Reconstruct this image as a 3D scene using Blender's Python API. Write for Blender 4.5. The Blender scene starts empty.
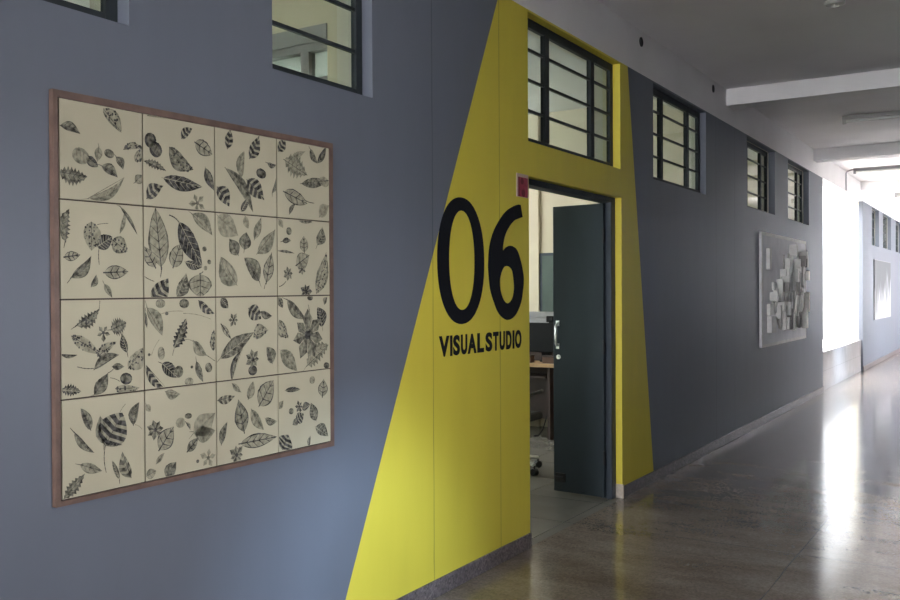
import bpy, bmesh, math, random
from mathutils import Vector, Matrix
from math import sin, cos, pi, radians, sqrt
scene = bpy.context.scene
COL = scene.collection
rnd = random.Random(7)

# ------------------------------------------------------------------ materials
def new_mat(name):
    m = bpy.data.materials.new(name); m.use_nodes = True
    nt = m.node_tree; b = nt.nodes['Principled BSDF']
    return m, nt, b

def mat(name, col, rough=0.6, metal=0.0, var=0.0, scale=8.0, bump=0.0, bscale=60.0, spec=0.5, stretch=None):
    m, nt, b = new_mat(name)
    b.inputs['Roughness'].default_value = rough
    b.inputs['Metallic'].default_value = metal
    b.inputs['Specular IOR Level'].default_value = spec
    b.inputs['Base Color'].default_value = (*col, 1)
    N, L = nt.nodes, nt.links
    if var or bump:
        tc = N.new('ShaderNodeTexCoord'); src = tc.outputs['Object']
        if stretch:
            mp = N.new('ShaderNodeMapping'); mp.inputs['Scale'].default_value = stretch
            L.new(src, mp.inputs['Vector']); src = mp.outputs['Vector']
    if var:
        no = N.new('ShaderNodeTexNoise'); no.inputs['Scale'].default_value = scale; no.inputs['Detail'].default_value = 5
        L.new(src, no.inputs['Vector'])
        r = N.new('ShaderNodeValToRGB')
        r.color_ramp.elements[0].position = .3; r.color_ramp.elements[1].position = .7
        r.color_ramp.elements[0].color = (*[c * (1 - var) for c in col], 1)
        r.color_ramp.elements[1].color = (*[min(1, c * (1 + var)) for c in col], 1)
        L.new(no.outputs['Fac'], r.inputs['Fac']); L.new(r.outputs['Color'], b.inputs['Base Color'])
    if bump:
        n2 = N.new('ShaderNodeTexNoise'); n2.inputs['Scale'].default_value = bscale; n2.inputs['Detail'].default_value = 4
        L.new(src, n2.inputs['Vector'])
        bp = N.new('ShaderNodeBump'); bp.inputs['Strength'].default_value = bump; bp.inputs['Distance'].default_value = .01
        L.new(n2.outputs['Fac'], bp.inputs['Height']); L.new(bp.outputs['Normal'], b.inputs['Normal'])
    return m

def math_node(nt, op, a, b=None, clamp=False):
    n = nt.nodes.new('ShaderNodeMath'); n.operation = op; n.use_clamp = clamp
    for i, v in enumerate((a, b)):
        if v is None: continue
        if isinstance(v, (int, float)): n.inputs[i].default_value = v
        else: nt.links.new(v, n.inputs[i])
    return n.outputs[0]

def mix_col(nt, fac, a, b):
    n = nt.nodes.new('ShaderNodeMix'); n.data_type = 'RGBA'
    for v, k in ((fac, 0), (a, 6), (b, 7)):
        if isinstance(v, tuple): n.inputs[k].default_value = (*v, 1) if len(v) == 3 else v
        elif isinstance(v, (int, float)): n.inputs[k].default_value = v
        else: nt.links.new(v, n.inputs[k])
    return n.outputs[2]

BLUE = (.140, .154, .190)
YELLOW = (.69, .575, .066)
def wall_paint():
    m, nt, b = new_mat('corridor_wall_paint')
    N, L = nt.nodes, nt.links
    g = N.new('ShaderNodeNewGeometry'); s = N.new('ShaderNodeSeparateXYZ'); L.new(g.outputs['Position'], s.inputs[0])
    y, z = s.outputs['Y'], s.outputs['Z']
    yl = math_node(nt, 'ADD', math_node(nt, 'MULTIPLY', z, .463), 2.8995)
    yr = math_node(nt, 'ADD', math_node(nt, 'MULTIPLY', z, -.1721), 6.838)
    mask = math_node(nt, 'MULTIPLY', math_node(nt, 'GREATER_THAN', y, yl), math_node(nt, 'LESS_THAN', y, yr))
    no = N.new('ShaderNodeTexNoise'); no.inputs['Scale'].default_value = 2.2; no.inputs['Detail'].default_value = 6
    mp = N.new('ShaderNodeMapping'); mp.inputs['Scale'].default_value = (1, 2.6, .5)
    L.new(g.outputs['Position'], mp.inputs['Vector']); L.new(mp.outputs['Vector'], no.inputs['Vector'])
    f = math_node(nt, 'ADD', math_node(nt, 'MULTIPLY', no.outputs['Fac'], .16), .92)
    base = mix_col(nt, math_node(nt, 'GREATER_THAN', s.outputs['X'], -.075), (.62, .585, .49), mix_col(nt, mask, BLUE, YELLOW))
    sc = N.new('ShaderNodeVectorMath'); sc.operation = 'SCALE'; L.new(base, sc.inputs[0]); L.new(f, sc.inputs['Scale'])
    # hairline cracks where the column edges meet the masonry infill
    crack = None
    n2 = N.new('ShaderNodeTexNoise'); n2.inputs['Scale'].default_value = 3.0; n2.inputs['Detail'].default_value = 3
    L.new(g.outputs['Position'], n2.inputs['Vector'])
    wob = math_node(nt, 'MULTIPLY', math_node(nt, 'SUBTRACT', n2.outputs['Fac'], .5), .012)
    for y0 in (3.678, 4.353, 8.578, 9.24):
        d = math_node(nt, 'ABSOLUTE', math_node(nt, 'SUBTRACT', math_node(nt, 'ADD', y, wob), y0))
        c = math_node(nt, 'LESS_THAN', d, .0045)
        crack = c if crack is None else math_node(nt, 'MAXIMUM', crack, c)
    dark = N.new('ShaderNodeVectorMath'); dark.operation = 'SCALE'; L.new(sc.outputs[0], dark.inputs[0]); dark.inputs['Scale'].default_value = .45
    L.new(mix_col(nt, math_node(nt, 'MULTIPLY', crack, math_node(nt, 'MULTIPLY', n2.outputs['Fac'], 1.1), True), sc.outputs[0], dark.outputs[0]), b.inputs['Base Color'])
    b.inputs['Roughness'].default_value = .5; b.inputs['Specular IOR Level'].default_value = .35
    n3 = N.new('ShaderNodeTexNoise'); n3.inputs['Scale'].default_value = 45; n3.inputs['Detail'].default_value = 4
    L.new(g.outputs['Position'], n3.inputs['Vector'])
    h = math_node(nt, 'SUBTRACT', math_node(nt, 'MULTIPLY', n3.outputs['Fac'], .25), crack)
    bp = N.new('ShaderNodeBump'); bp.inputs['Strength'].default_value = .18; bp.inputs['Distance'].default_value = .006
    L.new(h, bp.inputs['Height']); L.new(bp.outputs['Normal'], b.inputs['Normal'])
    return m

def terrazzo(name, c1, c2, rough0, rough1, joints=False, speck=.5, spec=.5):
    m, nt, b = new_mat(name)
    N, L = nt.nodes, nt.links
    g = N.new('ShaderNodeNewGeometry'); P = g.outputs['Position']
    s = N.new('ShaderNodeSeparateXYZ'); L.new(P, s.inputs[0])
    v = N.new('ShaderNodeTexVoronoi'); v.inputs['Scale'].default_value = 95; L.new(P, v.inputs['Vector'])
    bw = N.new('ShaderNodeRGBToBW'); L.new(v.outputs['Color'], bw.inputs[0])
    n1 = N.new('ShaderNodeTexNoise'); n1.inputs['Scale'].default_value = 1.7; n1.inputs['Detail'].default_value = 7; n1.inputs['Roughness'].default_value = .65
    mp = N.new('ShaderNodeMapping'); mp.inputs['Rotation'].default_value = (0, 0, .5); mp.inputs['Scale'].default_value = (1, 2.3, 1)
    L.new(P, mp.inputs['Vector']); L.new(mp.outputs['Vector'], n1.inputs['Vector'])
    r = N.new('ShaderNodeValToRGB'); r.color_ramp.elements[0].position = .3; r.color_ramp.elements[1].position = .72
    r.color_ramp.elements[0].color = (*c1, 1); r.color_ramp.elements[1].color = (*c2, 1)
    L.new(n1.outputs['Fac'], r.inputs['Fac'])
    f = math_node(nt, 'ADD', math_node(nt, 'MULTIPLY', bw.outputs[0], speck), 1 - speck / 2)
    sc = N.new('ShaderNodeVectorMath'); sc.operation = 'SCALE'; L.new(r.outputs['Color'], sc.inputs[0]); L.new(f, sc.inputs['Scale'])
    out = sc.outputs[0]
    ro = math_node(nt, 'ADD', math_node(nt, 'MULTIPLY', n1.outputs['Fac'], rough1 - rough0), rough0)
    if joints:
        nj = N.new('ShaderNodeTexNoise'); nj.inputs['Scale'].default_value = 2.5; L.new(P, nj.inputs['Vector'])
        w = math_node(nt, 'MULTIPLY', math_node(nt, 'SUBTRACT', nj.outputs['Fac'], .5), .012)
        J = None
        for o, off, per in ((s.outputs['Y'], 5.36 - .9225, 1.845), (s.outputs['X'], 1.37 - .9225, 1.845)):
            u = math_node(nt, 'PINGPONG', math_node(nt, 'ADD', math_node(nt, 'SUBTRACT', o, off - 18.45), w), .9225)
            d = math_node(nt, 'GREATER_THAN', u, .9225 - .0032)
            J = d if J is None else math_node(nt, 'MAXIMUM', J, d)
        out = mix_col(nt, math_node(nt, 'MULTIPLY', J, math_node(nt, 'MULTIPLY', nj.outputs['Fac'], 1.3), True), out, (.02, .018, .016))
        # scuffed, swept traces across the corridor
        n4 = N.new('ShaderNodeTexNoise'); n4.inputs['Scale'].default_value = 5; n4.inputs['Detail'].default_value = 8; n4.inputs['Roughness'].default_value = .7
        mp4 = N.new('ShaderNodeMapping'); mp4.inputs['Scale'].default_value = (.8, 3.2, 1); L.new(P, mp4.inputs['Vector']); L.new(mp4.outputs['Vector'], n4.inputs['Vector'])
        ro = math_node(nt, 'ADD', ro, math_node(nt, 'MULTIPLY', math_node(nt, 'SUBTRACT', n4.outputs['Fac'], .5), .14))
        ro = math_node(nt, 'MAXIMUM', ro, .05)
        bp = N.new('ShaderNodeBump'); bp.inputs['Strength'].default_value = .05; bp.inputs['Distance'].default_value = .002
        L.new(n4.outputs['Fac'], bp.inputs['Height']); L.new(bp.outputs['Normal'], b.inputs['Normal'])
    if joints:
        # dark scuff marks on the floor
        n5 = N.new('ShaderNodeTexNoise'); n5.inputs['Scale'].default_value = 26; n5.inputs['Detail'].default_value = 3; L.new(P, n5.inputs['Vector'])
        dy = math_node(nt, 'MULTIPLY', math_node(nt, 'SUBTRACT', s.outputs['Y'], 4.88), 26.0); dx = math_node(nt, 'MULTIPLY', math_node(nt, 'SUBTRACT', s.outputs['X'], 1.81), 7.5)
        rr_ = math_node(nt, 'ADD', math_node(nt, 'MULTIPLY', dx, dx), math_node(nt, 'MULTIPLY', dy, dy))
        st = math_node(nt, 'MULTIPLY', math_node(nt, 'LESS_THAN', rr_, 1.0), math_node(nt, 'GREATER_THAN', n5.outputs['Fac'], .52))
        out = mix_col(nt, math_node(nt, 'MULTIPLY', st, .85), out, (.015, .013, .012))
    L.new(out, b.inputs['Base Color']); L.new(ro, b.inputs['Roughness'])
    b.inputs['Specular IOR Level'].default_value = spec
    return m

def tile_mat(name, c, joint, size, rough, vein=.12):
    m, nt, b = new_mat(name)
    N, L = nt.nodes, nt.links
    g = N.new('ShaderNodeNewGeometry'); P = g.outputs['Position']
    s = N.new('ShaderNodeSeparateXYZ'); L.new(P, s.inputs[0])
    n1 = N.new('ShaderNodeTexNoise'); n1.inputs['Scale'].default_value = 3; n1.inputs['Detail'].default_value = 8; n1.inputs['Distortion'].default_value = 1.2
    L.new(P, n1.inputs['Vector'])
    f = math_node(nt, 'ADD', math_node(nt, 'MULTIPLY', n1.outputs['Fac'], vein * 2), 1 - vein)
    sc = N.new('ShaderNodeVectorMath'); sc.operation = 'SCALE'; sc.inputs[0].default_value = c; L.new(f, sc.inputs['Scale'])
    J = None
    for o in ('X', 'Y', 'Z'):
        u = math_node(nt, 'PINGPONG', math_node(nt, 'ADD', s.outputs[o], 30.07), size / 2)
        d = math_node(nt, 'LESS_THAN', u, .0035)
        if o == 'Z' and size > .5: continue
        J = d if J is None else math_node(nt, 'MAXIMUM', J, d)
    L.new(mix_col(nt, math_node(nt, 'MULTIPLY', J, .7), sc.outputs[0], joint), b.inputs['Base Color'])
    b.inputs['Roughness'].default_value = rough
    return m

def glass_mat():
    m = bpy.data.materials.new('window_glass'); m.use_nodes = True
    nt = m.node_tree; nt.nodes.clear()
    o = nt.nodes.new('ShaderNodeOutputMaterial'); mx = nt.nodes.new('ShaderNodeMixShader')
    t = nt.nodes.new('ShaderNodeBsdfTransparent'); t.inputs[0].default_value = (.86, .90, .88, 1)
    gl = nt.nodes.new('ShaderNodeBsdfGlossy'); gl.inputs['Roughness'].default_value = .02
    fr = nt.nodes.new('ShaderNodeFresnel'); fr.inputs['IOR'].default_value = 1.45
    ge = nt.nodes.new('ShaderNodeNewGeometry')
    k = math_node(nt, 'MULTIPLY', fr.outputs[0], math_node(nt, 'SUBTRACT', 1.0, ge.outputs['Backfacing']))
    nt.links.new(k, mx.inputs[0]); nt.links.new(t.outputs[0], mx.inputs[1]); nt.links.new(gl.outputs[0], mx.inputs[2])
    nt.links.new(mx.outputs[0], o.inputs[0])
    return m

def ink(name, c, lo, hi):
    m, nt, b = new_mat(name)
    N, L = nt.nodes, nt.links
    tc = N.new('ShaderNodeTexCoord')
    no = N.new('ShaderNodeTexNoise'); no.inputs['Scale'].default_value = 70; no.inputs['Detail'].default_value = 4
    L.new(tc.outputs['Object'], no.inputs['Vector'])
    r = N.new('ShaderNodeValToRGB'); r.color_ramp.elements[0].position = .35; r.color_ramp.elements[1].position = .68
    r.color_ramp.elements[0].color = (*[x * lo for x in c], 1); r.color_ramp.elements[1].color = (*[x * hi for x in c], 1)
    L.new(no.outputs['Fac'], r.inputs['Fac']); L.new(r.outputs['Color'], b.inputs['Base Color'])
    b.inputs['Roughness'].default_value = .8; b.inputs['Specular IOR Level'].default_value = .1
    return m

M = {}
M['paint'] = wall_paint()
M['blue'] = mat('grey_blue_paint', BLUE, .5, var=.06, scale=3, spec=.3)
M['cream'] = mat('cream_plaster', (.58, .525, .40), .7, var=.04, scale=2, bump=.05)
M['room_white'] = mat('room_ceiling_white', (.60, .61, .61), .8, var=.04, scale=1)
M['white'] = mat('white_distemper', (.84, .815, .815), .75, var=.05, scale=1.5, bump=.06, bscale=30)
M['ceil'] = mat('ceiling_distemper', (.86, .835, .85), .8, var=.06, scale=.9, bump=.04, bscale=20)
M['floor'] = terrazzo('polished_terrazzo', (.125, .098, .076), (.24, .20, .165), .07, .19, True, .5, .5)
M['skirt'] = terrazzo('skirting_terrazzo', (.10, .078, .078), (.18, .15, .15), .30, .45, False, 1.3)
M['skirt_end'] = mat('bare_skirting_end', (.42, .37, .33), .7, var=.2, scale=30)
M['tile'] = tile_mat('studio_floor_tile', (.17, .16, .14), (.06, .055, .05), .6, .25, .22)
M['marble'] = tile_mat('parapet_marble', (.50, .485, .485), (.35, .34, .34), .46, .25, .14)
M['wframe'] = mat('window_frame_paint', (.026, .032, .036), .5, spec=.2, var=.1, scale=20)
M['dframe'] = mat('door_frame_paint', (.042, .054, .070), .5, spec=.25, var=.12, scale=12)
M['door'] = mat('door_leaf_paint', (.029, .040, .048), .5, spec=.2, var=.12, scale=4, stretch=(1, 1, .25), bump=.05, bscale=30)
M['glass'] = glass_mat()
M['steel'] = mat('brushed_steel', (.62, .62, .60), .3, 1.0)
M['darkmetal'] = mat('dark_metal', (.02, .02, .022), .45, .6)
M['black'] = mat('black_plastic', (.006, .006, .007), .55, spec=.15)
M['letter'] = mat('black_sign_paint', (.009, .0095, .013), .6, var=.15, scale=10, spec=.12)
M['woodframe'] = mat('brown_wood_frame', (.140, .086, .066), .5, var=.25, scale=14, stretch=(1, 1, 1), bump=.1)
M['backing'] = mat('dark_board_backing', (.05, .035, .025), .8)
M['paper'] = mat('cream_drawing_paper', (.455, .412, .295), .8, var=.05, scale=5)
M['ink0'] = ink('dark_ink', (.045, .043, .04), .35, 2.6)
M['ink1'] = ink('grey_ink', (.125, .118, .092), .35, 1.8)
M['ink2'] = ink('pale_ink_wash', (.205, .195, .145), .55, 1.5)
M['ink3'] = ink('faint_ink_wash', (.30, .28, .205), .75, 1.25)
M['relief'] = mat('relief_off_white', (.90, .88, .84), .6, var=.12, scale=9)
M['relief_dark'] = mat('relief_weathered_grey', (.46, .44, .42), .65, var=.2, scale=9)
M['relief_base'] = mat('relief_base_grey', (.84, .83, .84), .65, var=.08, scale=5)
M['wood'] = mat('desk_wood', (.42, .27, .14), .45, var=.2, scale=6, stretch=(1, 8, 8))
M['darkwood'] = mat('dark_brown_panel', (.032, .015, .011), .55, var=.3, scale=10)
M['boxbrown'] = mat('brown_card', (.10, .05, .032), .7, var=.2, scale=12)
M['greyp'] = mat('grey_plastic', (.26, .255, .26), .5)
M['green'] = mat('green_glass_board', (.055, .082, .072), .3, var=.2, scale=3)
M['lightmetal'] = mat('enamelled_batten', (.50, .49, .48), .45)
M['greymetal'] = mat('grey_batten', (.16, .16, .17), .45)
M['tube'] = mat('unlit_tube_glass', (.72, .72, .70), .25)
M['conduit'] = mat('conduit_paint', (.42, .40, .42), .6)
M['red'] = mat('sign_crimson', (.36, .045, .075), .5, var=.25, scale=35)
M['darkred'] = mat('sign_dark_red', (.16, .012, .02), .5)
M['pink'] = mat('sign_pale_edge', (.55, .42, .36), .6)
M['sky_blocker'] = mat('grey_sky_blocker', (.07, .069, .067), .9, var=.1, scale=.3)
M['ground'] = mat('outside_ground', (.58, .56, .53), .9, var=.3, scale=.6)

# ------------------------------------------------------------------ mesh builder
class MB:
    def __init__(s): s.v = []; s.f = []; s.m = []
    def face(s, pts, mi=0):
        i = len(s.v); s.v += [tuple(p) for p in pts]; s.f.append(tuple(range(i, i + len(pts)))); s.m.append(mi)
    def box(s, x0, x1, y0, y1, z0, z1, mi=0, mtx=None):
        i = len(s.v)
        P = [Vector((x, y, z)) for x in (x0, x1) for y in (y0, y1) for z in (z0, z1)]
        if mtx: P = [mtx @ p for p in P]
        s.v += [tuple(p) for p in P]
        for q in ((0, 1, 3, 2), (4, 6, 7, 5), (0, 4, 5, 1), (2, 3, 7, 6), (0, 2, 6, 4), (1, 5, 7, 3)):
            s.f.append(tuple(i + k for k in q)); s.m.append(mi)
        return s
    def cyl(s, p, q, r, n=16, mi=0, r2=None, cap=True):
        p, q = Vector(p), Vector(q); d = (q - p).normalized(); r2 = r if r2 is None else r2
        a = d.orthogonal().normalized(); b = d.cross(a); i = len(s.v)
        for c, rr in ((p, r), (q, r2)):
            for k in range(n):
                t = 2 * pi * k / n; s.v.append(tuple(c + (a * cos(t) + b * sin(t)) * rr))
        for k in range(n):
            s.f.append((i + k, i + (k + 1) % n, i + n + (k + 1) % n, i + n + k)); s.m.append(mi)
        if cap:
            s.f.append(tuple(i + n - 1 - k for k in range(n))); s.m.append(mi)
            s.f.append(tuple(i + n + k for k in range(n))); s.m.append(mi)
        return s
    def tube(s, pts, r, n=8, mi=0):
        pts = [Vector(p) for p in pts]; i = len(s.v); ref = None
        for k, p in enumerate(pts):
            d = (pts[min(k + 1, len(pts) - 1)] - pts[max(k - 1, 0)]).normalized()
            if ref is None: ref = d.orthogonal().normalized()
            a = (ref - d * ref.dot(d)).normalized(); ref = a; b = d.cross(a)
            for j in range(n):
                t = 2 * pi * j / n; s.v.append(tuple(p + (a * cos(t) + b * sin(t)) * r))
        for k in range(len(pts) - 1):
            for j in range(n):
                s.f.append((i + k * n + j, i + k * n + (j + 1) % n, i + (k + 1) * n + (j + 1) % n, i + (k + 1) * n + j)); s.m.append(mi)
        s.f.append(tuple(i + n - 1 - j for j in range(n))); s.m.append(mi)
        e = i + (len(pts) - 1) * n
        s.f.append(tuple(e + j for j in range(n))); s.m.append(mi)
        return s
    def lathe(s, prof, c, axis='Z', n=28, mi=0):
        c = Vector(c); i = len(s.v)
        for r, h in prof:
            for k in range(n):
                t = 2 * pi * k / n
                o = Vector((r * cos(t), r * sin(t), h)) if axis == 'Z' else Vector((h, r * cos(t), r * sin(t)))
                s.v.append(tuple(c + o))
        for a in range(len(prof) - 1):
            for k in range(n):
                s.f.append((i + a * n + k, i + a * n + (k + 1) % n, i + (a + 1) * n + (k + 1) % n, i + (a + 1) * n + k)); s.m.append(mi)
        for a, rev in ((0, True), (len(prof) - 1, False)):
            if prof[a][0] > 1e-5:
                f = [i + a * n + k for k in range(n)]
                s.f.append(tuple(reversed(f)) if rev else tuple(f)); s.m.append(mi)
        return s
    def build(s, name, mats, parent=None, bevel=0, smooth=False):
        if not isinstance(mats, (list, tuple)): mats = [mats]
        o = Vector((0, 0, 0)); p = parent
        while p is not None: o += p.location; p = p.parent
        me = bpy.data.meshes.new(name)
        me.from_pydata([tuple(Vector(v) - o) for v in s.v], [], s.f)
        for m in mats: me.materials.append(m)
        for poly, mi in zip(me.polygons, s.m): poly.material_index = mi
        bm = bmesh.new(); bm.from_mesh(me); bmesh.ops.recalc_face_normals(bm, faces=bm.faces); bm.to_mesh(me); bm.free()
        if smooth:
            for poly in me.polygons: poly.use_smooth = True
            me.set_sharp_from_angle(angle=radians(40))
        ob = bpy.data.objects.new(name, me); COL.objects.link(ob)
        if parent: ob.parent = parent
        if bevel:
            md = ob.modifiers.new('bevel', 'BEVEL'); md.width = bevel; md.segments = 2; md.limit_method = 'ANGLE'; md.angle_limit = radians(50)
        return ob

def empty(name, loc, label=None, cat=None, group=None, kind=None):
    o = bpy.data.objects.new(name, None); o.empty_display_size = .1; o.location = loc; COL.objects.link(o)
    return tag(o, label, cat, group, kind)
def tag(o, label=None, cat=None, group=None, kind=None):
    if label: o['label'] = label
    if cat: o['category'] = cat
    if group: o['group'] = group
    if kind: o['kind'] = kind
    return o
def struct(o): o['kind'] = 'structure'; return o
def box_struct(name, m, *b): return struct(MB().box(*b).build(name, m))
def part(parent, name, m, *b, bevel=0): return MB().box(*b).build(name, m, parent, bevel)

def prism_yz(outline, holes, x0, x1):
    """Flat shape in the wall plane (y, z), pushed out from x0 to x1."""
    bm = bmesh.new(); es = []
    for loop in [outline] + holes:
        vs = [bm.verts.new((x1, y, z)) for y, z in loop]
        es += [bm.edges.new((vs[i], vs[(i + 1) % len(vs)])) for i in range(len(vs))]
    bmesh.ops.triangle_fill(bm, use_beauty=True, use_dissolve=False, edges=es)
    r = bmesh.ops.extrude_face_region(bm, geom=bm.faces[:])
    for v in r['geom']:
        if isinstance(v, bmesh.types.BMVert): v.co.x = x0
    bmesh.ops.recalc_face_normals(bm, faces=bm.faces)
    return bm
def bm_obj(bm, name, m, parent=None):
    o = Vector((0, 0, 0)); p = parent
    while p is not None: o += p.location; p = p.parent
    for v in bm.verts: v.co -= o
    me = bpy.data.meshes.new(name); bm.to_mesh(me); bm.free(); me.materials.append(m)
    ob = bpy.data.objects.new(name, me); COL.objects.link(ob); ob.parent = parent
    return ob

def smooth_loop(pts, n=5):
    out = []; N = len(pts)
    for i in range(N):
        p0, p1, p2, p3 = pts[i - 1], pts[i], pts[(i + 1) % N], pts[(i + 2) % N]
        for k in range(n):
            t = k / n
            out.append(tuple(.5 * (2 * b + (c - a) * t + (2 * a - 5 * b + 4 * c - d) * t * t + (3 * b - a - 3 * c + d) * t ** 3) for a, b, c, d in zip(p0, p1, p2, p3)))
    return out

def wall_with_openings(name, x_front, x_back, y0, y1, z0, z1, holes, m_front, m_back, m_reveal):
    """Wall parallel to the corridor; holes = (ya, yb, za, zb)."""
    ys = sorted({y0, y1} | {h[0] for h in holes} | {h[1] for h in holes}); ys = [y for y in ys if y0 <= y <= y1]
    zs = sorted({z0, z1} | {h[2] for h in holes} | {h[3] for h in holes}); zs = [z for z in zs if z0 <= z <= z1]
    def solid(i, j):
        if i < 0 or j < 0 or i >= len(ys) - 1 or j >= len(zs) - 1: return False
        cy, cz = (ys[i] + ys[i + 1]) / 2, (zs[j] + zs[j + 1]) / 2
        return not any(h[0] < cy < h[1] and h[2] < cz < h[3] for h in holes)
    b = MB()
    for i in range(len(ys) - 1):
        for j in range(len(zs) - 1):
            if not solid(i, j): continue
            a, c, d, e = ys[i], ys[i + 1], zs[j], zs[j + 1]
            b.face([(x_front, a, d), (x_front, c, d), (x_front, c, e), (x_front, a, e)], 0)
            b.face([(x_back, a, d), (x_back, c, d), (x_back, c, e), (x_back, a, e)], 1)
            for (di, dj, q) in ((-1, 0, [(a, d), (a, e)]), (1, 0, [(c, d), (c, e)]), (0, -1, [(a, d), (c, d)]), (0, 1, [(a, e), (c, e)])):
                if not solid(i + di, j + dj):
                    (p, q1) = q
                    b.face([(x_front, *p), (x_front, *q1), (x_back, *q1), (x_back, *p)], 2)
    o = b.build(name, [m_front, m_back, m_reveal])
    bm = bmesh.new(); bm.from_mesh(o.data); bmesh.ops.remove_doubles(bm, verts=bm.verts, dist=1e-5)
    bmesh.ops.recalc_face_normals(bm, faces=bm.faces); bm.to_mesh(o.data); bm.free()
    return struct(o)
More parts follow.
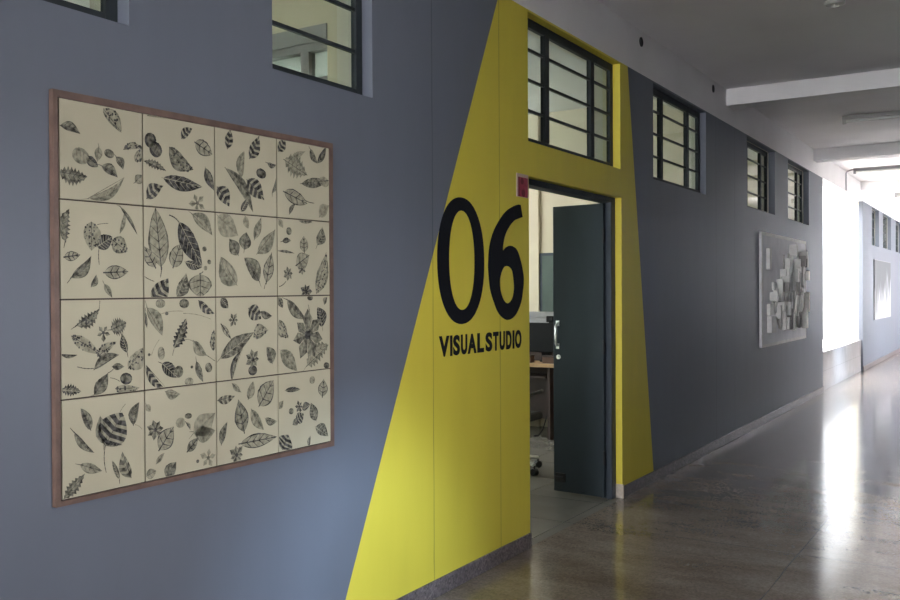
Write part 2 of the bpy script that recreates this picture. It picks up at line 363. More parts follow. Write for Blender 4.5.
LEAVES = [
('p',1,6,1118,73,1101,30),('d',1,155,1191,221,1126,45),('r',2,45,1043,103,1026,49),('p',0,93,1034,135,1008,31),('p',2,138,1070,132,1023,28),
('r',1,157,1057,194,1050,27),('p',1,201,1047,227,1009,29),('p',1,147,1013,206,982,35),('f',1,0,978,96,973,46),('p',2,102,907,231,984,31),
('d',1,228,1073,305,1086,19),('d',1,273,1040,304,1089,33),('p',2,273,973,303,998,33),('p',2,326,1197,438,1198,21),('r',0,336,1141,333,1090,47),
('r',0,337,1107,374,1069,50),('s',0,463,1138,511,1179,32),('v',2,524,1133,602,1101,55),('d',0,411,1104,515,1038,62),('f',1,309,1045,398,1022,26),
('k',0,385,997,555,983,51),('p',0,569,1051,610,974,38),('s',0,316,923,385,971,48),('m',2,496,913,568,936,56),('s',0,673,1128,689,1205,40),
('s',0,783,1105,835,1198,53),('p',2,741,1034,757,1131,40),('p',1,668,1059,801,910,44),('r',0,818,1061,871,1055,37),('s',0,767,1029,860,960,70),
('s',0,622,990,681,923,60),('p',0,877,1101,927,1099,20),('p',1,903,990,925,1049,21),('k',0,740,910,776,960,27),('s',0,937,1151,977,1210,43),
('f',2,971,1124,1104,1076,83),('p',3,1011,1136,1093,1170,24),('p',0,1165,1131,1222,1207,30),('p',1,1123,1182,1165,1131,31),('p',1,1068,1040,1240,1069,41),
('v',2,969,1000,1103,964,57),('t',0,1085,978,1145,969,4),('p',1,997,916,1032,958,20),('r',3,1177,1067,1237,1053,40),('p',3,1175,916,1239,966,52),
('f',1,19,774,33,871,43),('d',2,109,837,109,748,62),('t',0,130,829,170,835,2),('k',0,129,761,184,794,48),('d',1,184,785,240,749,56),
('t',0,136,761,136,705,3),('p',2,214,808,233,876,16),('p',1,215,891,279,805,13),('v',2,15,726,69,734,30),('p',1,38,664,108,732,37),
('p',1,107,637,125,674,21),('v',2,154,681,243,685,44),('p',2,153,646,182,603,21),('v',3,374,701,352,897,83),('t',0,377,701,371,667,4),
('v',2,350,700,306,768,47),('t',0,305,670,345,654,3),('k',0,451,855,552,708,73),('t',0,409,876,453,852,5),('v',3,424,702,455,780,59),
('k',0,476,720,552,704,30),('p',2,509,886,599,817,52),('r',1,552,767,573,768,17),('r',1,575,724,593,721,16),('r',2,558,701,575,701,16),
('s',0,332,601,403,664,67),('k',1,440,601,480,682,51),('v',3,542,680,542,598,108),('t',0,538,680,556,689,4),('p',3,625,887,724,821,84),
('p',3,760,893,775,849,30),('p',2,806,810,843,894,36),('p',1,724,750,680,808,55),('p',1,754,771,765,835,61),('p',2,821,758,918,853,59),
('p',2,713,642,639,742,79),('p',1,830,657,754,741,64),('v',2,867,650,898,765,55),('t',1,856,627,869,654,4),('p',3,935,893,962,860,27),
('p',1,1055,893,1132,893,16),('r',1,979,853,1010,847,30),('p',0,956,809,1007,813,22),('p',1,934,772,1024,765,11),('v',3,1083,771,1080,834,50),
('v',3,1035,718,1113,760,68),('m',1,961,685,1018,686,78),('t',0,938,635,977,657,4),('m',1,1041,702,1094,703,48),('k',1,1162,802,1194,877,56),
('d',1,1154,605,1218,775,71),('m',0,1058,615,1130,615,60),('f',1,54,519,135,569,40),('t',1,137,594,134,563,3),('d',2,74,537,111,529,23),
('m',1,120,495,177,493,56),('f',1,177,502,234,522,50),('d',2,36,490,133,430,38),('d',2,126,421,196,464,32),('k',0,237,426,218,491,27),
('p',1,2,435,56,431,12),('p',1,115,384,206,422,32),('t',0,56,395,115,386,3),('p',1,180,386,225,383,22),('d',2,240,375,299,439,59),
('p',1,114,304,165,368,44),('t',0,165,368,185,379,3),('r',0,209,349,255,339,37),('t',0,172,352,209,337,2),('d',2,190,316,282,310,36),
('f',0,1,330,69,318,31),('r',2,350,581,390,581,30),('r',1,449,580,492,578,32),('s',0,533,589,606,541,31),('p',2,316,568,376,475,48),
('p',0,308,556,315,500,12),('r',0,388,548,403,547,12),('f',0,426,429,479,528,44),('p',2,509,450,570,395,38),('t',1,469,457,511,447,2),
('t',1,567,398,607,374,3),('r',2,370,438,373,394,29),('r',0,317,415,328,414,9),('s',0,310,380,387,294,28),('p',2,387,287,450,273,33),
('k',0,375,382,438,330,44),('r',1,423,351,464,347,40),('r',0,496,361,508,360,10),('p',1,522,378,552,305,28),('r',1,571,369,585,337,31),
('r',2,470,313,509,310,27),('d',1,600,410,604,484,30),('t',2,356,542,466,553,2),('t',2,466,546,591,522,2),('t',2,364,462,331,411,2),
('k',0,639,595,673,559,36),('m',1,672,516,724,514,58),('s',0,772,557,839,515,61),('p',1,834,541,898,524,29),('v',2,638,502,686,447,22),
('k',1,632,381,802,467,59),('d',1,797,449,876,472,54),('p',0,687,293,743,411,25),('m',1,755,370,833,364,60),('r',0,770,328,816,324,37),
('p',1,897,345,868,408,50),('p',1,982,584,1089,507,45),('m',1,1004,447,1196,439,152),('r',0,1068,448,1134,445,44),('t',1,1105,563,1110,475,5),
('k',0,1190,472,1160,552,59),('d',1,937,508,987,436,54),('k',2,941,392,1037,303,61),('f',2,1096,323,1227,396,75),('r',0,1197,316,1233,311,25),
('v',1,932,593,957,554,30),('p',1,1203,562,1222,593,25),('r',0,1099,591,1133,589,21),('p',1,101,198,67,268,31),('s',0,152,141,216,237,113),
('p',2,148,148,135,237,43),('t',0,152,141,155,57,3),('p',0,156,142,215,135,14),('t',1,208,241,229,264,2),('p',1,257,193,281,264,37),
('t',2,265,193,292,174,1),('p',1,44,197,112,126,22),('p',2,63,97,140,65,31),('k',1,203,29,177,91,17),('s',1,248,24,215,113,42),
('f',1,8,4,79,67,37),('m',1,308,171,381,161,72),('p',3,309,252,325,228,22),('p',3,506,131,607,191,81),('v',2,360,97,421,166,70),
('r',3,430,178,471,173,34),('r',1,469,196,501,193,19),('p',1,475,173,493,146,13),('k',2,510,137,606,129,56),('v',1,479,73,528,114,36),
('p',2,347,53,381,84,18),('p',1,388,-2,431,46,50),('p',2,307,19,347,30,34),('m',3,536,43,610,31,64),('r',0,518,34,532,32,12),
('p',2,689,287,734,250,22),('s',1,617,233,702,241,32),('p',2,769,222,795,285,38),('v',2,826,192,902,280,86),('v',1,747,104,719,226,69),
('p',1,634,74,664,152,32),('p',2,784,182,848,99,43),('k',1,857,140,920,122,28),('v',2,727,64,919,63,53),('m',1,670,32,747,20,59),
('p',0,968,235,1054,231,20),('r',2,1124,277,1128,246,32),('v',2,1187,187,1197,260,61),('p',2,928,169,956,197,27),('m',0,1024,170,1071,157,36),
('k',0,1065,150,1113,165,33),('r',1,987,153,1015,149,24),('k',1,1149,96,1117,172,50),('s',0,1029,107,1073,133,49),('p',1,1010,97,1038,125,30),
('k',1,1143,72,1223,23,50),('s',0,949,8,983,62,96),('p',1,1103,-1,1113,40,20),
]
SIX = [(4.6, 2.002), (4.624, 1.934), (4.531, 1.911), (4.453, 1.861), (4.403, 1.802), (4.386, 1.734), (4.423, 1.751), (4.482, 1.762), (4.553, 1.741), (4.602, 1.673), (4.63, 1.604), (4.634, 1.564), (4.625, 1.511), (4.597, 1.435), (4.526, 1.365), (4.431, 1.343), (4.341, 1.378), (4.286, 1.439), (4.24, 1.521), (4.222, 1.62), (4.222, 1.663), (4.236, 1.75), (4.287, 1.84), (4.39, 1.932), (4.484, 1.978)]
SIX_EYE = [(4.429, 1.646), (4.469, 1.639), (4.498, 1.614), (4.515, 1.546), (4.513, 1.506), (4.493, 1.463), (4.447, 1.437), (4.399, 1.451), (4.36, 1.502), (4.349, 1.561), (4.367, 1.606), (4.395, 1.637)]
STUDIO = [('V', 3.729, 3.824), ('I', 3.832, 3.853), ('S', 3.861, 3.925), ('U', 3.937, 3.998), ('A', 4.003, 4.093), ('L', 4.102, 4.171), ('S', 4.19, 4.261), ('T', 4.272, 4.332), ('U', 4.345, 4.404), ('D', 4.42, 4.482), ('I', 4.496, 4.516), ('O', 4.526, 4.602)]
SKY = 16
ROOM_W = 17
SUN_E, SUN_A, SUN_C, SUN_D = 6.5, 26, (.56, .77, 1.0), (-.80, .28, -.42)
EXPOSURE = 1.45
# ------------------------------------------------------------------ the setting
CEIL, SOFF, T = 3.485, 3.155, .20
YN, YF = -7.5, 36.0            # near and far end of the corridor
XR = 2.78                      # right wall face
# window openings along the corridor wall: (y0, y1, sill)
WINS = [(1.27, 1.904, 2.365), (2.564, 3.198, 2.365), (4.70, 6.145, 2.385), (6.84, 8.254, 2.385), (9.74, 11.037, 2.395),
        (11.75, 13.085, 2.395), (19.41, 20.47, 2.39), (21.13, 22.56, 2.40), (23.5, 24.8, 2.40)]
DOOR = (4.705, 6.163, 0.0, 2.18)
OPEN = (14.12, 18.19, 0.0, SOFF)
WTOP = SOFF - .012
holes = [(a, b, s, WTOP) for a, b, s in WINS] + [DOOR, OPEN]
wall_with_openings('wall_left', 0.0, -T, YN, YF, 0.0, SOFF, holes, M['paint'], M['cream'], M['paint'])
box_struct('trim_1', M['white'], -T, 0.0, YN, YF, SOFF, CEIL)
box_struct('floor', M['floor'], 0.0, XR, YN, YF, -.12, 0.0)
box_struct('ceiling', M['ceil'], -T, XR + .25, YN, YF, CEIL, CEIL + .15)
for i, y in enumerate((-.45, 4.01, 8.95, 13.415, 17.9, 22.37, 26.8, 31.3)):
    box_struct('trim_%d' % (i + 2), M['white'], 0.0, XR, y, y + .26, 3.325, CEIL)
# skirting along the corridor, one mesh
sk = MB()
for a, b in ((YN, DOOR[0]), (DOOR[1], OPEN[0]), (OPEN[1], YF)):
    sk.box(0.0, .012, a, b, 0.0, .086)
struct(sk.build('baseboard_left', M['skirt'], bevel=.003))
struct(MB().box(-.06, .0115, DOOR[1] - .010, DOOR[1] + .003, 0.0, .10).build('trim_10', M['skirt_end']))
# floors of the rooms behind the wall, threshold included
struct(MB().box(-5.2, 0.0, -4.5, 14.0, -.12, 0.0).build('floor_studio', M['tile']))
box_struct('wall_sky_blocker', M['sky_blocker'], -3.4, -3.0, 14.3, 75, -.12, 9)  # added wall outside the opening, dims the sky and its floor reflection
box_struct('wall_sun_blocker', M['white'], 13.0, 13.5, 13, 75, -.12, 10)  # added block out of view, keeps the sun off the far openings
box_struct('floor_sill', M['floor'], -T, 0.0, 14.0, YF, -.12, 0.0)
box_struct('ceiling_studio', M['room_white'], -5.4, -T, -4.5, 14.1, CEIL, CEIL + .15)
SW = [(-3.6, -2.0, 1.0, 2.4), (1.0, 2.6, 1.0, 2.4), (6.2, 7.8, 1.0, 2.4), (10.6, 12.2, 1.0, 2.4)]
wall_with_openings('wall_studio_outer', -5.2, -5.4, -4.5, 14.1, 0, CEIL, SW, M['cream'], M['white'], M['cream'])
SW2 = []
for n, y in (('near', -4.6), ('mid', 9.0), ('end', 14.0)):
    box_struct('wall_studio_' + n, M['cream'], -5.2, -T, y, y + .12, 0, CEIL)
# the partition with internal glazing between the two rooms
for n, b in (('a', (-.93, -T, 4.0, 4.12, 0, CEIL)), ('b', (-5.2, -.93, 4.0, 4.12, 0, 1.0)), ('c', (-5.2, -.93, 4.0, 4.12, 2.985, CEIL))):
    box_struct('wall_partition_' + {'a': 'pier', 'b': 'base', 'c': 'lintel'}[n], M['cream'], *b)
box_struct('trim_11', M['greyp'], -5.2, -.93, 3.99, 4.0, 2.955, 3.05)
box_struct('wall_pilaster', M['cream'], -2.9, -2.075, 8.96, 9.0, 0, CEIL)

# right-hand wall, open to the daylight
RO = [(1.75, 2.5, 1.35, 1.95), (14.5, 15.1, 1.2, 2.4), (19.2, 20.6, .6, SOFF), (23.5, 25, .6, SOFF), (28, 29.5, .6, SOFF)]
wall_with_openings('wall_right', XR, XR + .25, YN, YF, 0, CEIL, RO, M['blue'], M['white'], M['blue'])
for n, b in (('left', (-T, .05)), ('right', (2.73, XR + .25))): box_struct('wall_near_' + n, M['white'], *b, YN - .2, YN, 0, CEIL)
box_struct('wall_near_base', M['blue'], .05, 2.73, YN - .2, YN, 0, 1.2)  # unseen low wall, added to cut end light on the lower walls
FO = (.35, 2.4, 0, 2.6)
box_struct('wall_far', M['white'], -T, XR + .25, YF, YF + .2, 0, CEIL)
struct(MB().box(XR, 60, -40, 80, -.3, -.12).box(-60, -5.4, -40, 80, -.3, -.12).box(-5.4, -.2, 14.12, 80, -.3, -.12).build('ground', M['ground']))

# marble parapet closing the bottom of the large opening
box_struct('wall_parapet', M['marble'], -T, -.035, OPEN[0], OPEN[1], -.12, .575)

# ------------------------------------------------------------------ windows
def window(n, y0, y1, z0, z1, x, cols, stile, bars, head, depth=.03, mull=.06, parent_kind='structure'):
    """Steel window in the wall plane: frame, upright mullions, thin bars, one pane per light column."""
    w = empty('window_%d' % n, (x, (y0 + y1) / 2, z0), kind='structure')
    f = MB()
    f.box(x - depth, x, y0, y0 + stile, z0, z1).box(x - depth, x, y1 - stile, y1, z0, z1)
    f.box(x - depth, x, y0 + stile, y1 - stile, z0, z0 + .04).box(x - depth, x, y0 + stile, y1 - stile, z1 - head, z1)
    f.build('window_frame', M['wframe'], w, bevel=.003)
    for c in cols:
        part(w, 'mullion', M['wframe'], x - depth, x + .004, c - mull / 2, c + mull / 2, z0 + .04, z1 - head, bevel=.003)
    edges = [y0 + stile] + [v for c in cols for v in (c - mull / 2, c + mull / 2)] + [y1 - stile]
    for k in range(0, len(edges), 2):
        a, b = edges[k], edges[k + 1]
        g = MB()
        for z in bars: g.box(x - depth * .7, x - .004, a, b, z - .0075, z + .0075)
        g.build('glazing_bar', M['wframe'], w)
        part(w, 'pane', M['glass'], x - depth * .55, x - depth * .55 + .004, a, b, z0 + .04, z1 - head)
    return w
BARS = (2.592, 2.776, 2.958)
for i, (a, b, s) in enumerate(WINS):
    x = -.055 if i < 4 else -.085
    if i < 2: window(i + 1, a, b, s, WTOP, x, [], .045, (2.57, 2.755, 2.94), .05)
    else:
        L = b - a
        k = L / 1.44
        window(i + 1, a, b, s, WTOP, x, [a + .36 * k, b - .375 * k], .055 * k, BARS, .055, mull=.06 * k)
for i, (a, b, z0, z1) in enumerate(SW + SW2):
    L = b - a
    window(10 + i, a, b, z0, z1, -5.25, [a + L / 3, a + 2 * L / 3], .06, (z0 + .5, z0 + .95), .06, mull=.07)
# glazing of the partition, facing the near room
pw = empty('window_14', (-.93, 4.06, 1.0), kind='structure')
fr = MB(); fr.box(-5.2, -.93, 4.03, 4.09, 1.0, 1.05).box(-5.2, -.93, 4.03, 4.09, 2.92, 2.985)
fr.build('window_frame', M['greyp'], pw)
for x in (-1.13, -1.75, -2.37, -3.0, -3.6, -4.2, -4.8): part(pw, 'mullion', M['greyp'], x - .03, x + .03, 4.03, 4.09, 1.05, 2.92)
part(pw, 'glazing_bar', M['greyp'], -5.2, -.93, 4.045, 4.075, 2.745, 2.765)
part(pw, 'pane', M['glass'], -5.2, -.93, 4.058, 4.062, 1.05, 2.92)

# ------------------------------------------------------------------ studio door
dr = empty('door_1', (-.1, 6.12, 0), 'dark blue-grey studio door standing ajar in the yellow wall', 'door', kind='structure')
f = MB().box(-.14, -.047, 6.095, 6.163, 0, 2.18).box(-.14, -.047, 4.705, 4.775, 0, 2.18).box(-.14, -.047, 4.775, 6.095, 2.142, 2.18)
f.box(-.09, -.047, 6.083, 6.095, 0, 2.142)
f.build('door_frame', M['dframe'], dr, bevel=.004)
lx = Matrix.Translation((-.098, 6.056, 0)) @ Matrix.Rotation(radians(-4.4), 4, 'Z')
leaf = MB().box(-.415, 0, -.0, .036, .012, 2.135, mtx=lx).build('door_leaf', M['door'], dr, bevel=.003)
h = MB()
h.tube([lx @ Vector(p) for p in ((-.377, 0, 1.265), (-.377, -.022, 1.252), (-.377, -.028, 1.24), (-.377, -.028, 1.12), (-.377, -.022, 1.108), (-.377, 0, 1.095))], .009, 10)
h.box(-.391, -.363, -.004, 0, 1.245, 1.285, mtx=lx).box(-.391, -.363, -.004, 0, 1.075, 1.115, mtx=lx)
hd = h.build('handle', M['steel'], leaf, smooth=True); hd['label'] = 'silver pull handle'
k = MB().cyl(lx @ Vector((-.370, .0, 1.015)), lx @ Vector((-.370, -.008, 1.015)), .017, 20).cyl(lx @ Vector((-.370, -.008, 1.015)), lx @ Vector((-.370, -.022, 1.015)), .009, 16)
k.build('lock', M['steel'], leaf, smooth=True)
b = MB().box(-.395, -.315, -.012, 0, .085, .15, mtx=lx).cyl(lx @ Vector((-.40, -.018, .12)), lx @ Vector((-.32, -.018, .12)), .008, 12)
b.build('bolt', M['darkmetal'], leaf)
for z in (.25, 1.05, 1.85):
    MB().cyl((-.094, 6.052, z), (-.094, 6.052, z + .1), .008, 12).build('hinge', M['darkmetal'], dr)

# ------------------------------------------------------------------ ink drawings board
bd = empty('leaf_drawing_board', (0.0, 2.255, .866), 'large wooden-framed board of sixteen ink leaf drawings on the blue wall', 'wall art')
part(bd, 'backing', M['backing'], .0005, .010, 1.62, 2.89, .872, 2.10)
bt = MB()
def quadframe(b, o, i, x0, x1):
    """o, i: four (y,z) corners BL BR TR TL."""
    for k in range(4):
        k2 = (k + 1) % 4
        a, c, d, e = o[k], o[k2], i[k2], i[k]
        b.face([(x1, *a), (x1, *c), (x1, *d), (x1, *e)]); b.face([(x0, *a), (x0, *c), (x0, *d), (x0, *e)])
        b.face([(x0, *a), (x0, *c), (x1, *c), (x1, *a)]); b.face([(x0, *e), (x0, *d), (x1, *d), (x1, *e)])
quadframe(bt, [(1.617, .868), (2.897, .863), (2.899, 2.121), (1.617, 2.107)], [(1.634, .884), (2.874, .882), (2.876, 2.098), (1.634, 2.085)], .0005, .0195)
bt.build('frame', M['woodframe'], bd)
PY = [1.636, 1.939, 2.249, 2.564, 2.876]; PZ = [.885, 1.184, 1.484, 1.784, 2.086]
INK = [M['ink0'], M['ink1'], M['ink2'], M['ink3']]
def ztop(y): return (y - 1.636) * .0105
def draw(b, e, rect):
    kd, tone, y1, z1, y2, z2, w = e
    A = Vector((y1, z1)) / 1000; B = Vector((y2, z2)) / 1000; w /= 1000
    d = B - A; L = max(d.length, 1e-4); u = d / L; n = Vector((-u.y, u.x))
    bend = rnd.uniform(-.16, .16) * L if kd in 'pfskd' and L > 1.25 * w else 0
    if kd == 't': bend = rnd.uniform(-.1, .1) * L
    def P(t, q):  # t along the axis, q across (-1..1 of half width)
        c = A + u * (L * t) + n * (bend * sin(pi * t)); return c + n * q
    sharp = rnd.uniform(.75, 1.15)
    def hw(t):
        if kd == 'r': return w / 2 * sqrt(max(0, 1 - (2 * t - 1) ** 2))
        return w / 2 * max(0, sin(pi * t ** .82)) ** sharp
    def put(pts, tn, lift):
        pts = [(min(max(p.x, rect[0]), rect[1]), min(max(p.y, rect[2]), rect[3])) for p in pts]
        ar = sum(pts[i - 1][0] * pts[i][1] - pts[i][0] * pts[i - 1][1] for i in range(len(pts)))
        if abs(ar) < 4e-7: return
        b.face([(.0182 + lift * .0001, y + 1.636, z + .885 + (z / 1.2) * ztop(y + 1.636)) for y, z in pts], tn)
    def body(tn, s=1.0, lift=0, K=12, j=0.0):
        # strips so that bent outlines stay convex per face
        prev = None
        for i in range(K + 1):
            t = i / K
            q = hw(t) * s
            jl = 1 + (j * (1 if i % 2 else -1)) + rnd.uniform(-.05, .05)
            cur = (P(t, q * jl), P(t, -q * (1 + (j * (-1 if i % 2 else 1)))))
            if prev: put([prev[0], cur[0], cur[1], prev[1]], tn, lift)
            prev = cur
    def line(p, q, wd, tn, lift):
        dd = q - p
        if dd.length < 1e-5: return
        m = Vector((-dd.y, dd.x)).normalized() * wd / 2
        put([p + m, q + m * .5, q - m * .5, p - m], tn, lift)
    def veins(tn, num, wd, lift, ang=.16):
        line(P(-.04, 0), P(1.0, 0), wd * 1.4, tn, lift)
        for i in range(1, num + 1):
            t = i / (num + 1)
            for sg in (1, -1):
                t2 = min(1, t + ang); line(P(t, 0), P(t2, sg * hw(t2) * .9), wd, tn, lift)
    stem = rnd.random() < .55
    if kd == 't':
        for i in range(5): line(P(i / 5, 0), P((i + 1) / 5, 0), max(w, .0022), tone, 1)
        return
    if kd == 'm':
        c = (A + B) / 2; R = L / 2; np_ = rnd.choice((5, 6, 7)); a0 = rnd.uniform(0, 1)
        for i in range(np_):
            a = a0 + 2 * pi * i / np_; r = R * rnd.uniform(.8, 1.1)
            tip = c + Vector((cos(a), sin(a))) * r
            for sg in (-1, 1):
                sh = c + Vector((cos(a + sg * .42), sin(a + sg * .42))) * r * .68
                put([c, sh, tip], tone if sg > 0 else min(3, tone + 1), 1 + i * .02)
            line(c, tip, .0016, max(0, tone - 1), 3)
        put([c + Vector((cos(k * 1.047), sin(k * 1.047))) * R * .2 for k in range(6)], max(0, tone - 1), 4)
        return
    if stem and kd in 'pfk': line(P(0, 0), A - u * L * .22 + n * L * rnd.uniform(-.08, .08), .0028, max(0, tone - 1), .5)
    if kd == 's':
        body(3, 1, 0); K = max(4, int(L / .020))
        for i in range(K):
            t = (i + .25) / K; t2 = (i + .85) / K; s = .10
            for sg in (1, -1):
                q1, q2 = hw(min(1, t + s)), hw(min(1, t2 + s))
                put([P(t, 0), P(min(1, t + s), sg * q1), P(min(1, t2 + s), sg * q2), P(t2, 0)], tone, 2)
        line(P(0, 0), P(1, 0), .0025, 0, 3)
    elif kd == 'v':
        body(max(0, tone - 2) if tone > 1 else 0, 1, 0); body(3 if tone > 1 else 2, .86, 1)
        K = max(4, int(L / .028))
        for i in range(1, K):
            t = i / K; t2 = min(1, t + .13)
            for sg in (1, -1): line(P(t, 0), P(t2, sg * hw(t2) * .84), .0038, max(0, tone - 2), 2)
        line(P(-.05, 0), P(1, 0), .0045, 0, 3)
    elif kd == 'd':
        body(min(3, tone + 1), 1, 0)
        if tone < 2: body(min(3, tone + 2), .7, 1)
        for i in range(int(10 + L * 220)):
            t = rnd.uniform(.06, .94); q = rnd.uniform(-.95, .95) * hw(t); r = rnd.uniform(.0018, .0042); c = P(t, q)
            put([c + Vector((cos(k * 1.05), sin(k * 1.05))) * r for k in range(6)], 0, 2 + i * .002)
        line(P(0, 0), P(1, 0), .0022, 0, 2)
    elif kd == 'f':
        body(tone, 1, 0, 16, .28); veins(0 if tone else 3, 5, .0018, 2)
        body(min(3, tone + 1), .45, 1, 16, .2)
    elif kd == 'k':
        body(tone, 1, 0, 16); veins(3, 6, .0022, 2)
    elif kd == 'r':
        body(tone, 1, 0, 14)
        body(min(3, tone + 1), .55, 1, 14)
        for i in range(3): line(P(.2 + .2 * i, hw(.3) * .6), P(.35 + .2 * i, -hw(.4) * .6), .0016, max(0, tone - 1), 2)
    else:
        # wash: one half of the blade darker than the other
        body(tone, 1, 0, 14)
        sg = rnd.choice((1, -1)); K = 10
        for i in range(K):
            t, t2 = i / K, (i + 1) / K
            put([P(t, 0), P(t2, 0), P(t2, sg * hw(t2) * .8), P(t, sg * hw(t) * .8)], min(3, tone + 1), 1)
        veins(max(0, tone - 1) if tone else 2, 4 if L > .05 else 2, .0016, 2)
for c in range(4):
    for r in range(4):
        y0, y1, z0, z1 = PY[c] + .0025, PY[c + 1] - .0025, PZ[r] + .0025, PZ[r + 1] - .0025
        s = MB()
        lo = lambda z, y: z + ((z - .885) / 1.2) * ztop(y)
        for x in (.010, .018):
            s.face([(x, y0, lo(z0, y0)), (x, y1, lo(z0, y1)), (x, y1, lo(z1, y1)), (x, y0, lo(z1, y0))])
        q = [(y0, lo(z0, y0)), (y1, lo(z0, y1)), (y1, lo(z1, y1)), (y0, lo(z1, y0))]
        for k in range(4): s.face([(.010, *q[k]), (.010, *q[(k + 1) % 4]), (.018, *q[(k + 1) % 4]), (.018, *q[k])])
        sh = s.build('drawing_sheet', M['paper'], bd)
        d = MB(); rect = (y0 - 1.636 + .001, y1 - 1.636 - .001, z0 - .885 + .001, z1 - .885 - .001)
        for e in LEAVES:
            cy, cz = (e[2] + e[4]) / 2000 + 1.636, (e[3] + e[5]) / 2000 + .885
            if PY[c] <= cy < PY[c + 1] and PZ[r] <= cz < PZ[r + 1]: draw(d, e, rect)
        ob = d.build('leaf_drawing', INK, sh)

# ------------------------------------------------------------------ painted number and name
nb = empty('room_number_sign', (0, 4.17, 1.34), 'large black room number 06 on the yellow wall left of the door', 'wall lettering')
def sup(cy, cz, ry, rz, e, n=56): return [(cy + ry * math.copysign(abs(cos(t)) ** (2 / e), cos(t)), cz + rz * math.copysign(abs(sin(t)) ** (2 / e), sin(t))) for t in (2 * pi * k / n for k in range(n))]
bm_obj(prism_yz(sup(3.947, 1.6625, .231, .3265, 2.15), [sup(3.951, 1.665, .126, .256, 2.15)], .0002, .002), 'digit_zero', M['letter'], nb)
six_out = [SIX[0], SIX[1]] + smooth_loop(SIX, 4)[8:] 
bm_obj(prism_yz(six_out, [smooth_loop(SIX_EYE, 4)], .0002, .002), 'digit_six', M['letter'], nb)
nm = empty('studio_name', (0, 4.165, 1.18), 'black words VISUAL STUDIO painted under the large room number', 'wall lettering')
for ch, a, b in STUDIO:
    cu = bpy.data.curves.new('letter', 'FONT'); cu.body = ch; cu.offset = .042; cu.extrude = .05; cu.resolution_u = 6
    to = bpy.data.objects.new('letter', cu); COL.objects.link(to)
    bpy.context.view_layer.update()
    me = bpy.data.meshes.new_from_object(to.evaluated_get(bpy.context.evaluated_depsgraph_get()))
    bpy.data.objects.remove(to); bpy.data.curves.remove(cu)
    xs = [v.co.x for v in me.vertices]; ysv = [v.co.y for v in me.vertices]; zs = [v.co.z for v in me.vertices]
    for v in me.vertices:
        fx = (v.co.x - min(xs)) / (max(xs) - min(xs)); fy = (v.co.y - min(ysv)) / (max(ysv) - min(ysv)); fz = (v.co.z - min(zs)) / (max(zs) - min(zs))
        v.co = Vector((-.001 + .003 * fz, a + fx * (b - a) - 4.165, 1.178 + fy * .104 - 1.18))
    me.materials.clear(); me.materials.append(M['letter']); me.name = 'letter'
    lo_ = bpy.data.objects.new('letter', me); COL.objects.link(lo_); lo_.parent = nm

# small crimson notice by the door head
sg = empty('notice_plate', (0, 4.618, 2.05), 'small crimson notice stuck on the yellow wall at the door corner', 'sign')
part(sg, 'plate', M['pink'], -.001, .004, 4.548, 4.692, 2.048, 2.182)
part(sg, 'printed_field', M['red'], .004, .005, 4.565, 4.682, 2.050, 2.162)
g = MB()
for (cy, cz, r) in ((4.612, 2.140, .022), (4.628, 2.072, .024)):
    g.face([(.0054, cy + r * cos(t), cz + r * .95 * sin(t)) for t in (2 * pi * k / 7 for k in range(7))])
g.face([(.0054, 4.565, 2.05), (.0054, 4.580, 2.05), (.0054, 4.580, 2.162), (.0054, 4.565, 2.162)])
g.build('printed_mark', M['darkred'], sg)

# ------------------------------------------------------------------ relief of blocks
rl = empty('block_relief', (0, 11.47, .862), 'pale relief panel crowded with upright blocks hanging on the grey-blue wall', 'wall art')
part(rl, 'base_panel', M['relief_base'], .0015, .03, 10.24, 12.70, .865, 2.155, bevel=.005)
def block(y, z, wy, hz, d, m): part(rl, 'relief_block', m, .03, .03 + d, y, y + wy, z, z + hz, bevel=.004)
block(10.50, 1.02, .24, .19, .05, M['relief']); block(10.49, 1.22, .22, .13, .035, M['relief']); block(10.46, 1.74, .10, .24, .04, M['relief'])
for y_, z_, w_, h_ in ((10.24, .865, .035, 1.29), (12.665, .865, .035, 1.29), (10.275, .865, 2.39, .035), (10.275, 2.12, 2.39, .035)):
    part(rl, 'frame', M['relief'], .03, .034, y_, y_ + w_, z_, z_ + h_, bevel=.001)
rr = random.Random(11); cnt = 0
y = 10.62
while y < 12.42:
    f = (y - 10.62) / 1.9
    top = min(2.07, 1.52 + f * 1.05 + rr.uniform(-.12, .06)) if f < .55 else rr.uniform(1.82, 2.05)
    bot = 1.38 - f * 1.6 if f < .22 else rr.uniform(.98, 1.06)
    wy = rr.uniform(.055, .10); z = bot
    while z < top - .06 and cnt < 97:
        hz = min(rr.uniform(.10, .30), top - z)
        block(y + rr.uniform(0, .02), z, wy * rr.uniform(.6, 1), hz, rr.choice((.015, .03, .05, .07, .09)), M['relief'] if rr.random() < .68 else M['relief_dark'])
        cnt += 1; z += hz + rr.choice((.0, .01, .02, .05))
    y += wy + rr.uniform(.0, .03)

